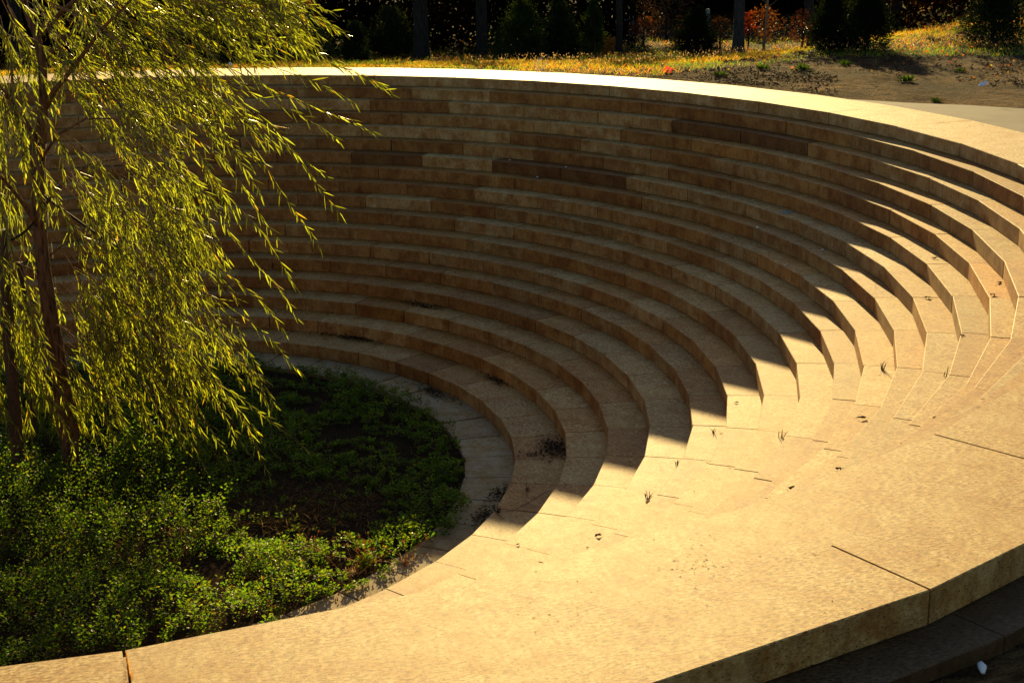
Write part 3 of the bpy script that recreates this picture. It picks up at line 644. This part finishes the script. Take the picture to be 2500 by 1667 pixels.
cc[(u > 2100) & (rng.random(m_) < .5)] *= (1.1, .6, .4)
leaves('fallen_leaves', B, D, rng.normal(0, 1, (m_, 3)), rng.uniform(.025, .055, m_), rng.uniform(.02, .04, m_), M_FALL, None, cc, False, .05, 'stuff')
x, y, u, d = field(26000, 1500, 2600, 18, 27); r = np.hypot(x, y) - ROUT; k = ~gmask(x, y, u, d) & ~((u > 2050) & (r < 2.6)) & (rng.random(len(x)) < np.clip((vnoise(x, y, 1.3, 14) * .6 + vnoise(x, y, 5, 15) * .5 - .4) * 2.2, .03, 1)); x, y = x[k], y[k]; m_ = len(x)
B = np.stack([x, y, ground_z(x, y) + rng.uniform(.0, .03, m_)], 1); D = rng.normal(0, 1, (m_, 3)); D[:, 2] = rng.uniform(.0, 1.0, m_)
leaves('twig_litter', B, D, rng.normal(0, 1, (m_, 3)), rng.uniform(.02, .09, m_), rng.uniform(.008, .024, m_), M_DEBRIS, None, rng.uniform(.6, 3.4, (m_, 1)) * np.ones((m_, 3)), False, .02, 'stuff')
def crown_pts(n, c, rx, rz, shape, clump=26, fill=.75):
    """leaf positions gathered in clumps on and inside a crown outline"""
    cl = rng.normal(0, 1, (clump, 3)); cl = nrm(cl) * rng.uniform(.55, 1, (clump, 1)); cl[:, 2] = rng.uniform(-1, 1, clump)
    k = rng.integers(0, clump, n); h = (cl[k, 2] + 1) / 2
    if shape == 'cone': pr = (1 - h) ** .75 * 1.0 + .10
    elif shape == 'column': pr = np.clip(np.minimum(h * 5 + .55, 1) * (1 - h) ** .62 * 1.12, .08, 1)
    else: pr = np.sqrt(np.clip(1 - (2 * h - 1) ** 2, .05, 1))
    a = np.arctan2(cl[k, 1], cl[k, 0]); rad_ = pr * rx * rng.uniform(.55, .95, clump)[k]
    s_ = rx * (.30 if shape != 'cone' else .24)
    Pp = np.stack([np.cos(a) * rad_, np.sin(a) * rad_, cl[k, 2] * rz], 1) + rng.normal(0, 1, (n, 3)) * s_ * np.array([1, 1, .9 if shape == 'round' else 1.3]) * (pr[:, None] * .7 + .3)
    return Pp + np.array(c)
def plant(name, cat, label, u, dist, wpx, top, shape, n, leaf, mat, col, group, trunk=.03, lift=.0, fill_dark=True, sparse=False, cvar=.35):
    """a shrub or conifer whose foot stands on the ground at that distance; wpx and top are its seen width and the image row of its tip"""
    b = gd(u, dist); dd = dist / math.cos(math.atan((u - 1250) / FPX)); rx = wpx / FPX * dd / 2
    zt = pd(u, top, dist)[2]; zt = max(zt, b[2] + .3); H = zt - b[2]
    t = empty(name, tuple(b), label, cat, group); z0 = b[2] + lift * H; rz = (zt - z0) / 2
    m = MB(); m.tube([b - UPV * .05, b + UPV * H * .45 + R2 * U(-.03, .03), b + UPV * H * .92], [trunk * 1.2, trunk * .8, trunk * .2], 7, rough=.15)
    for _ in range(9 if sparse else 5):
        a = U(0, 6.28); h0 = U(.15, .7) * H; q = b + UPV * h0; e = q + np.array([math.cos(a) * rx * .8, math.sin(a) * rx * .8, U(.1, .35) * H]); m.tube([q, (q + e) / 2 + UPV * .03, e], [trunk * .4, trunk * .25, trunk * .08], 4)
    m.build('trunk', M_DBARK, t, tone=False)
    n = int(n * (1.7 if cat == 'evergreen' else 1))
    Pp = crown_pts(n, (b[0], b[1], z0 + rz), rx, rz, shape, 40 if not sparse else 18)
    Pp = Pp[(Pp[:, 2] > b[2] + .02) & (Pp[:, 2] < zt + .12)]; n = len(Pp)
    D = nrm(Pp - np.array([b[0], b[1], z0 + rz * .4])) + rng.normal(0, .6, (n, 3)); D[:, 2] += .35 if shape != 'round' else 0
    kk = vnoise(Pp[:, 0] * 3, Pp[:, 2] * 3, 1, 31)[:, None]
    cc = np.array(col) * (1 - cvar + 2 * cvar * rng.random((n, 1))) * (.6 + .8 * kk) * np.ones((n, 3))
    leaves('crown', Pp, D, rng.normal(0, 1, (n, 3)), leaf * 1.15 * rng.uniform(.6, 1.3, n), leaf * rng.uniform(.35, .7, n) * (1 if shape == 'round' else .6), mat, t, cc, False, .05)
    return t
GC = 'dark evergreens behind the far rim'; GS = 'autumn shrubs behind the far rim'; GT = 'trees behind the far rim'
plant('evergreen', 'evergreen', 'dark column evergreen directly behind the left part of the rim, near the willow tips', 884, 33, 62, 62, 'column', 2600, .09, M_CONIF, (.8, .9, .8), GC, .04)
plant('evergreen', 'evergreen', 'broad dull green evergreen left of the thickest dark trunk', 972, 38, 110, 30, 'column', 3600, .09, M_CONIF, (1.4, 1.3, 1), GC, .05)
plant('evergreen', 'evergreen', 'wide dark evergreen at the middle of the rim, right of the second dark trunk', 1282, 33.5, 118, 15, 'column', 4600, .08, M_CONIF, (1.0, 1.25, .6), GC, .05)
plant('evergreen', 'evergreen', 'bristly pine with upright candles right of the wide dark evergreen', 1378, 34.5, 78, 8, 'column', 3200, .12, M_CONIF, (1.1, 1.2, .9), GC, .05)
plant('evergreen', 'evergreen', 'small spire topped evergreen between the bristly pine and the thin dark trunk', 1456, 35.5, 58, 4, 'cone', 2000, .08, M_CONIF, (1.7, 2.0, 1), GC, .03)
plant('evergreen', 'evergreen', 'black looking cone evergreen left of the grey trunk and the sapling', 1705, 34.5, 84, 30, 'column', 4200, .08, M_CONIF, (.55, .6, .55), GC, .05)
plant('evergreen', 'evergreen', 'big black evergreen right of the sapling, left of a touching pair', 2030, 27.0, 90, -12, 'column', 4800, .07, M_CONIF, (.5, .55, .5), GC, .05)
plant('evergreen', 'evergreen', 'big black evergreen, right of a touching pair, beside the dark slope', 2115, 26.6, 100, -16, 'column', 5200, .07, M_CONIF, (.5, .6, .5), GC, .05)
plant('evergreen', 'evergreen', 'dark round evergreen at the top right corner', 2420, 28.0, 122, -30, 'column', 5200, .07, M_CONIF, (.6, .8, .5), GC, .05)
plant('evergreen', 'evergreen', 'dark evergreen behind the willow branches at the left', 340, 35, 160, 20, 'column', 3400, .09, M_CONIF, (.7, .8, .7), GC, .05)
plant('evergreen', 'evergreen', 'black evergreen seen through the willow shoots left of the rim column', 610, 34, 130, 25, 'column', 3600, .09, M_CONIF, (.5, .6, .5), GC, .05)
plant('autumn_shrub', 'shrub', 'yellow orange shrub at the top, behind the upper willow shoots', 700, 40, 90, -8, 'round', 1500, .07, M_SHRUB, (2.0, 1.3, .6), GS, .03, .3)
plant('autumn_shrub', 'shrub', 'rusty orange shrub right of the yellow orange one', 775, 39, 70, 10, 'round', 1000, .06, M_SHRUB, (1.7, .7, .4), GS, .03, .2)
plant('autumn_shrub', 'shrub', 'yellow leaved shrub showing through the willow top', 385, 38, 60, 30, 'round', 800, .07, M_SHRUB, (2.3, 1.6, .6), GS, .03, .4)
plant('autumn_shrub', 'shrub', 'bright green low shrub behind the willow tips', 800, 37, 60, 75, 'round', 1100, .06, M_SHRUB, (.9, 1.5, .5), GS, .02)
plant('autumn_shrub', 'shrub', 'golden low shrub at the foot of the thin dark trunk', 1500, 36.5, 46, 100, 'round', 500, .07, M_SHRUB, (2.3, 1.5, .6), GS, .02)
plant('autumn_shrub', 'shrub', 'dark red shrub between the thin dark trunk and the black cone evergreen', 1578, 38, 56, 48, 'round', 900, .05, M_SHRUB, (.9, .45, .45), GS, .03, .2, sparse=True)
plant('autumn_shrub', 'shrub', 'round orange shrub on a stem right behind the sapling', 1866, 36, 66, 20, 'round', 800, .05, M_SHRUB, (1.1, .55, .2), GS, .025, .42)
plant('autumn_shrub', 'shrub', 'bright red orange shrub beside the grey trunk', 1830, 36.5, 28, 30, 'round', 350, .07, M_SHRUB, (1.9, .4, .2), GS, .02, .45)
plant('autumn_shrub', 'shrub', 'sparse brown shrub left of the grey trunk', 1762, 36, 50, 45, 'round', 500, .05, M_SHRUB, (.6, .4, .3), GS, .025, .3, sparse=True)
plant('autumn_shrub', 'shrub', 'sparse reddish shrub left of the big black evergreens', 1958, 31, 60, 28, 'round', 600, .05, M_SHRUB, (.5, .22, .15), GS, .025, .3, sparse=True)
plant('autumn_shrub', 'shrub', 'pinkish brown shrub at the top above the dark red one', 1630, 40, 130, -20, 'round', 1500, .06, M_SHRUB, (.35, .28, .2), GS, .03, .5, sparse=True)
def tree(u, dist, wpx, label, Ht, lean=0.0, flare=1.25, mat=None, crown=(1.2, .9, .5), limbs_=9, nleaf=500, cr=1.1):
    b = gd(u, dist); r = wpx / FPX * dist / 2 * .97; t = empty('tree', tuple(b), label, 'tree', GT); m = MB()
    tl = R2 * lean; zs = [-.1, .05, .2, .5, 1.2, 2.0, Ht * .7, Ht]; rr_ = [r * flare * 1.15, r * flare, r * 1.08, r, r * .94, r * .86, r * .6, r * .15]
    if Ht < 3: zs = [z * Ht / 3.2 for z in (-.1, .05, .2, .5, 1.2, 2.0, 2.6, 3.2)]
    m.tube([b + UPV * z + tl * z for z in zs], rr_, 18, rough=.10)
    tips = []
    for i in range(limbs_):
        z = Ht * U(.62, .95); a = U(0, 6.28); q = b + UPV * z + tl * z; L_ = cr * U(.6, 1.1); e = q + np.array([math.cos(a) * L_, math.sin(a) * L_, U(.05, .5) * (Ht - z + .3)])
        m.tube([q, (q + e) / 2 + UPV * .06, e], [r * .28, r * .16, .008], 6); tips.append(e)
    m.build('trunk', M_DBARK if mat is None else mat, t, True, False)
    k = rng.integers(0, len(tips), nleaf); Pp = np.array(tips)[k] + rng.normal(0, .22 * cr, (nleaf, 3)) * np.array([1, 1, .6]); Pp[:, 2] = np.minimum(Pp[:, 2], b[2] + Ht * 1.06)
    leaves('crown', Pp, rng.normal(0, 1, (nleaf, 3)), rng.normal(0, 1, (nleaf, 3)), .07, .05, M_SHRUB, t, np.array(crown) * rng.uniform(.6, 1.4, (nleaf, 1)), False, .05)
M_GREYB = barkmat('grey_bark', (.02, .019, .018), (.06, .055, .05), scale=30)
tree(1043, 36.5, 38, 'thickest dark tree trunk right behind the rim', 4.2)
tree(1189, 38, 29, 'second dark tree trunk, in shade right of the thickest trunk', 4.4)
tree(1519, 36, 16, 'thin dark trunk above the golden fallen leaves', 4.0)
tree(1806, 34.5, 27, 'straight grey trunk left of the sapling', 3.7, mat=M_GREYB)
tree(1985, 33, 24, 'dark trunk leaning left behind the big black evergreens', 3.6, lean=-.12)
tree(75, 37, 30, 'dark trunk behind the willow at the far left', 4.0)
tree(510, 40, 26, 'dark trunk behind the upper willow shoots', 4.4)
M_BIG = leafmat('wood_leaf', (.02, .018, .008), (.045, .032, .007), .7, .3, .0)
def wood_tree(u, dist, top, cr, label, n=2600):
    b = gd(u, dist); t = empty('woodland_tree', tuple(b), label, 'tree', 'taller woodland trees behind the evergreens'); m = MB(); r = U(.11, .16); H = top - b[2]
    m.tube([b - UPV * .1, b + UPV * .3, b + UPV * H * .4, b + UPV * H * .9], [r * 1.3, r, r * .8, r * .2], 12, rough=.12)
    for i in range(8):
        a = U(0, 6.28); q = b + UPV * H * U(.3, .7); e = q + np.array([math.cos(a) * cr * .8, math.sin(a) * cr * .8, U(.2, .9)]); m.tube([q, (q + e) / 2 + UPV * .08, e], [r * .35, r * .2, .01], 6)
    m.build('trunk', M_DBARK, t, True, False); zc = b[2] + H * .66; rz = H * .30
    P_ = crown_pts(n, (b[0], b[1], zc), cr, rz, 'round', 34); P_[:, 2] = np.minimum(P_[:, 2], top + .1)
    leaves('crown', P_, rng.normal(0, 1, P_.shape), rng.normal(0, 1, P_.shape), rng.uniform(.12, .24, n), rng.uniform(.09, .16, n), M_BIG, t, np.array([1.2, 1, .6]) * rng.uniform(.4, 1.6, (n, 1)), False, .05)
for (u, dist, cr, lb) in ((150, 46, 1.9, 'woodland tree trunk behind the willow, left of the others'), (640, 44, 1.5, 'woodland tree behind the rusty shrub and the willow top'), (935, 45, 1.7, 'woodland tree behind the dull green evergreen'),
                      (1235, 44, 1.3, 'woodland tree behind the wide dark evergreen'), (1425, 46, 1.2, 'woodland tree just left of the small spire evergreen'), (1600, 46, 1.3, 'woodland tree left of the black cone evergreen')):
    wood_tree(u, dist, .265 * (dist - 25.2), cr, lb)
for (u, dist, tp_, cr, lb) in ((2180, 39, 5.5, 1.5, 'woodland tree on the dark slope right of the big black evergreens'), (2290, 44, 6.5, 1.2, 'woodland tree on the lit leafy slope at the top right'), (2560, 36, 5, 1.6, 'woodland tree beyond the right frame edge')):
    wood_tree(u, dist, tp_, cr, lb)
# sapling
b = gd(1866, 33.4); t = empty('sapling', tuple(b), 'slender bare sapling with two twigs, in the lit grass right of the grey trunk', 'sapling'); m = MB()
m.tube([b - UPV * .05, b + UPV * .5 + R2 * .03, b + UPV * 1.1 + R2 * .065, b + UPV * 1.9 + R2 * .09, b + UPV * 2.4 + R2 * .1], [.034, .028, .024, .018, .006], 9, rough=.1); m.build('trunk', M_TWIG, t, True, False)
m = MB(); q = b + UPV * 1.0 + R2 * .06
for s_, z in ((1, 1.0), (-1, 1.08), (1, 1.3), (-1, 1.5), (1, 1.8)):
    q = b + UPV * z + R2 * .06; m.tube([q, q + R2 * s_ * .12 + UPV * .07, q + R2 * s_ * .3 + UPV * .22 + HEAD * .1], [.009, .006, .002], 5)
m.build('twigs', M_TWIG, t, tone=False)
# low dark wood behind
def wood(n, u0, u1, d0, d1, hmax, leaf, col):
    x, y, u, d = field(n, u0, u1, d0, d1); hh = hmax * (.25 + .9 * vnoise(x, y, .45, 41)) ; gap = vnoise(x, y, .35, 44) > .08
    x, y, hh = x[gap], y[gap], hh[gap]; m = len(x); z = ground_z(x, y) + rng.random(m) ** .8 * hh
    B = np.stack([x, y, z], 1); cc = np.array(col) * rng.uniform(.4, 1.4, (m, 1)) * np.ones((m, 3)); oy = rng.random(m) < .0015; cc[oy] = (22, 14, 3)
    return B, rng.normal(0, 1, (m, 3)), cc
B1 = [np.concatenate(q) for q in zip(wood(48000, -350, 1560, 38.5, 45, 2.4, .1, (.7, .7, .7)), wood(26000, 1560, 2060, 45, 50, 2.2, .1, (.7, .7, .7)))]; B2 = wood(9000, 2050, 2800, 38, 46, 1.2, .1, (1.5, .8, .6))
B_, D_, c_ = [np.concatenate(q) for q in zip(B1, B2)]
leaves('undergrowth', B_, D_, rng.normal(0, 1, B_.shape), rng.uniform(.09, .2, len(B_)), rng.uniform(.06, .12, len(B_)), M_UNDER, None, c_, False, .05, 'stuff')
# marker flag, litter, post, plants on the bare strip
p = pz(1631, 172, 0); p[2] = float(ground_z(p[0], p[1])); pc = pd(1630, 173, float(np.dot(p - CAM, HEAD))); t = empty('marker_flag', (pc[0], pc[1], p[2]), 'small orange diamond marker with a pale centre standing behind the rim', 'marker flag')
m = MB(); m.tube([np.array([pc[0], pc[1], p[2] - .05]), pc + UPV * .02], [.004, .004], 5); m.build('wire', M_STAKE, t, tone=False)
def diamond(c, s_, th, off):
    c = np.array(c) - HEAD * off; Rr = R2 * math.cos(.35) + UPV * math.sin(.35); Uu = UPV * math.cos(.35) - R2 * math.sin(.35); V = []
    for q in (0, th):
        for a, b_ in ((1, 0), (0, 1), (-1, 0), (0, -1)): V.append(c + Rr * a * s_ + Uu * b_ * s_ + HEAD * q)
    return V, [(0, 1, 2, 3), (7, 6, 5, 4)] + [(i, i + 4, (i + 1) % 4 + 4, (i + 1) % 4) for i in range(4)]
m = MB(); m.add(*diamond(pc, .085, .006, 0)); m.build('panel', M_ORANGE, t)
m = MB(); m.add(*diamond(pc + R2 * .012, .06, .003, .004)); fc = m.build('face', M_PFACE, t)
m = MB(); m.box(pc - HEAD * .006, R2 * .018 + UPV * .006, UPV * .012, HEAD * .001); m.build('mark', M_ORANGE, t)
def scrap(u, v, s_, label, name='litter_scrap', mat=None):
    p = gp(u, v); p[2] = float(ground_z(p[0], p[1])) + .01; m = MB(); V = [p + R2 * s_ * a + HEAD * s_ * b + UPV * s_ * c for a, b, c in ((-1, -.3, 0), (.2, -.5, .05), (1, 0, .35), (.7, .6, .75), (-.1, .5, .35), (-.7, .3, .15))]
    V += [q + UPV * .006 for q in V]; m.add(V, [(0, 1, 2, 3, 4, 5)[::-1], (6, 7, 8, 9, 10, 11)] + [(i, (i + 1) % 6, (i + 1) % 6 + 6, i + 6) for i in range(6)])
    return tag(m.build(name, mat or M_WHITE, tone=False), label, 'litter')
scrap(2399, 211, .075, 'white crumpled paper on the bare earth above the path')
scrap(1880, 272, .0, 'x') if False else None
p = gd(562, 27.5); p = pd(562, 160, 27.4); t = empty('safety_cone', (p[0], p[1], float(ground_z(p[0], p[1]))), 'small red and white cone tip seen behind the rim through the willow', 'cone')
gz_ = float(ground_z(p[0], p[1])); b = np.array([p[0], p[1], gz_]); h = p[2] + .05 - gz_; m = MB(); m.box(b + UPV * .01, R2 * .09, HEAD * .09, UPV * .01); m.tube([b + UPV * .02, b + UPV * h * .6], [.075, .04], 14); m.build('body', simple('red_plastic', (.7, .06, .04), .5, .05), t, tone=False)
m = MB(); m.tube([b + UPV * h * .6, b + UPV * h], [.0405, .014], 14); m.build('tip', M_WHITE, t, tone=False)
b = gd(1731, 35.8); t = MB(); t.tube([b - UPV * .05, b + UPV * .95, b + UPV * .97], [.05, .05, .035], 12); tag(t.build('grey_post', simple('grey_post_paint', (.2, .22, .21), .6, .1), tone=False), 'short grey post between the black cone evergreen and the sparse brown shrub', 'post')
# low rail fence piece behind the thin trunk
b = gd(1552, 39); t = empty('garden_rail', tuple(b), 'small white rail fragment in the dark behind the thin dark trunk', 'railing'); 
for s_ in (-.09, .0): m = MB(); zc = pd(1553, 50, 39)[2]; m.tube([b + R2 * s_, np.array([b[0], b[1], zc + .12]) + R2 * s_], [.011, .011], 6); m.build('post', M_GREYP, t, tone=False)
m = MB(); q = np.array([b[0], b[1], zc + .02]); m.tube([q - R2 * .22, q + R2 * .02], [.012, .012], 6); m.build('rail', M_GREYP, t, tone=False)
def tuft(u, v, s_, n, label, col=(.6, 1.0, .5)):
    col = np.array(col) * .16; s_ = s_ * .9
    p = gp(u, v); m = MB()
    for _ in range(n):
        a = U(0, 6.28); el = U(.2, 1.2); d = np.array([math.cos(a) * math.cos(el), math.sin(a) * math.cos(el), math.sin(el)]); L_ = s_ * U(.5, 1); b = p + np.array([U(-1, 1), U(-1, 1), 0]) * s_ * .4; w_ = nrm(np.cross(d, UPV)) * s_ * .07
        m.add([b, b + d * L_ * .5 + w_, b + d * L_ - UPV * L_ * .15, b + d * L_ * .5 - w_], [(0, 1, 2, 3)], tuple(np.array(col) * U(.6, 1.3)))
    tag(m.build('broadleaf_weed', M_COVER), label, 'weed', 'green weeds on the bare earth behind the rim')
tuft(2214, 200, .19, 70, 'largest green weed on the bare earth above the path', (1.6, 1.6, 1))
tuft(2285, 250, .12, 50, 'low green weed at the edge of the path', (1.5, 1.4, 1)); tuft(2342, 176, .14, 40, 'green weed at the top of the bare earth, right of the largest one', (2, 1.8, 1))
tuft(1760, 186, .16, 60, 'green weed in the leaf litter below the black cone evergreen', (2, 2, 1)); tuft(1860, 170, .18, 60, 'green weed at the foot of the sapling', (2, 2, 1)); tuft(1960, 172, .2, 60, 'green weed right of the sapling at the grass edge', (2, 2, 1))
tuft(2062, 160, .16, 60, 'green weed in front of the big black evergreens', (2, 2, 1))
p = gd(1300, 25.2); m = MB(); pb = pz(1309, 178, 0); r_ = np.linalg.norm(pb[:2]); pb[:2] *= (ROUT + .12) / r_ if r_ < ROUT + .12 else 1
for k in range(5): m.tube([pb + R2 * U(-.1, .1), pb + UPV * .12 + R2 * U(-.15, .1), pb + UPV * U(.18, .27) + R2 * U(-.2, .12)], [.003, .003, .0015], 4)
tag(m.build('pale_weed', M_WHITE, tone=False), 'pale thin weed stalks standing right behind the middle of the rim', 'weed')

# crumbs of dirt scattered on the near coping
V = MB()
for _ in range(150):
    q = pz(random.gauss(1700, 55) if _ < 60 else U(1250, 2300), random.gauss(1372, 22) if _ < 60 else U(1230, 1560), .001)
    if not RAD[0] + .02 < math.hypot(q[0], q[1]) < ROUT - .02: continue
    L_ = U(.002, .008); a = random.gauss(YAW, .5); d = np.array([math.cos(a), -math.sin(a), 0]); e = np.array([d[1], -d[0], 0])
    V.add([q - d * L_, q - e * L_ * .35 + UPV * L_ * .1, q + d * L_, q + e * L_ * .4 + UPV * L_ * .05], [(0, 1, 2, 3)], (1, .8, .6))
tag(V.build('dirt_crumbs', M_DEBRIS), kind='stuff')

# thin dry leaves and grit caught at the foot of the risers
B_, D_, C_ = [], [], []
for _ in range(1500):
    k = random.randint(2, 18); th = math.radians(U(-60, 165)); 
    if vnoise(np.array([th * 3.0]), np.array([k * .7]), 1, 77)[0] < .45: continue
    q = RAD[k - 1] - .008 - abs(random.gauss(0, .035)) if random.random() < .8 else U(RAD[k] + .02 if k < 18 else RFL + .05, RAD[k - 1] - .02)
    B_.append((q * .9985 * math.sin(th), q * .9985 * math.cos(th), ZT[k] + .004)); D_.append((random.gauss(0, 1), random.gauss(0, 1), U(0, .25))); C_.append(np.array((1, .8, .55)) * U(.15, 1.0))
n = len(B_); leaves('leaf_litter', np.array(B_), np.array(D_), np.tile([0, 0, 1.0], (n, 1)) + rng.normal(0, .3, (n, 3)), rng.uniform(.012, .05, n), rng.uniform(.004, .011, n), M_DEBRIS, None, np.array(C_) * 2.2, False, .02, 'stuff')
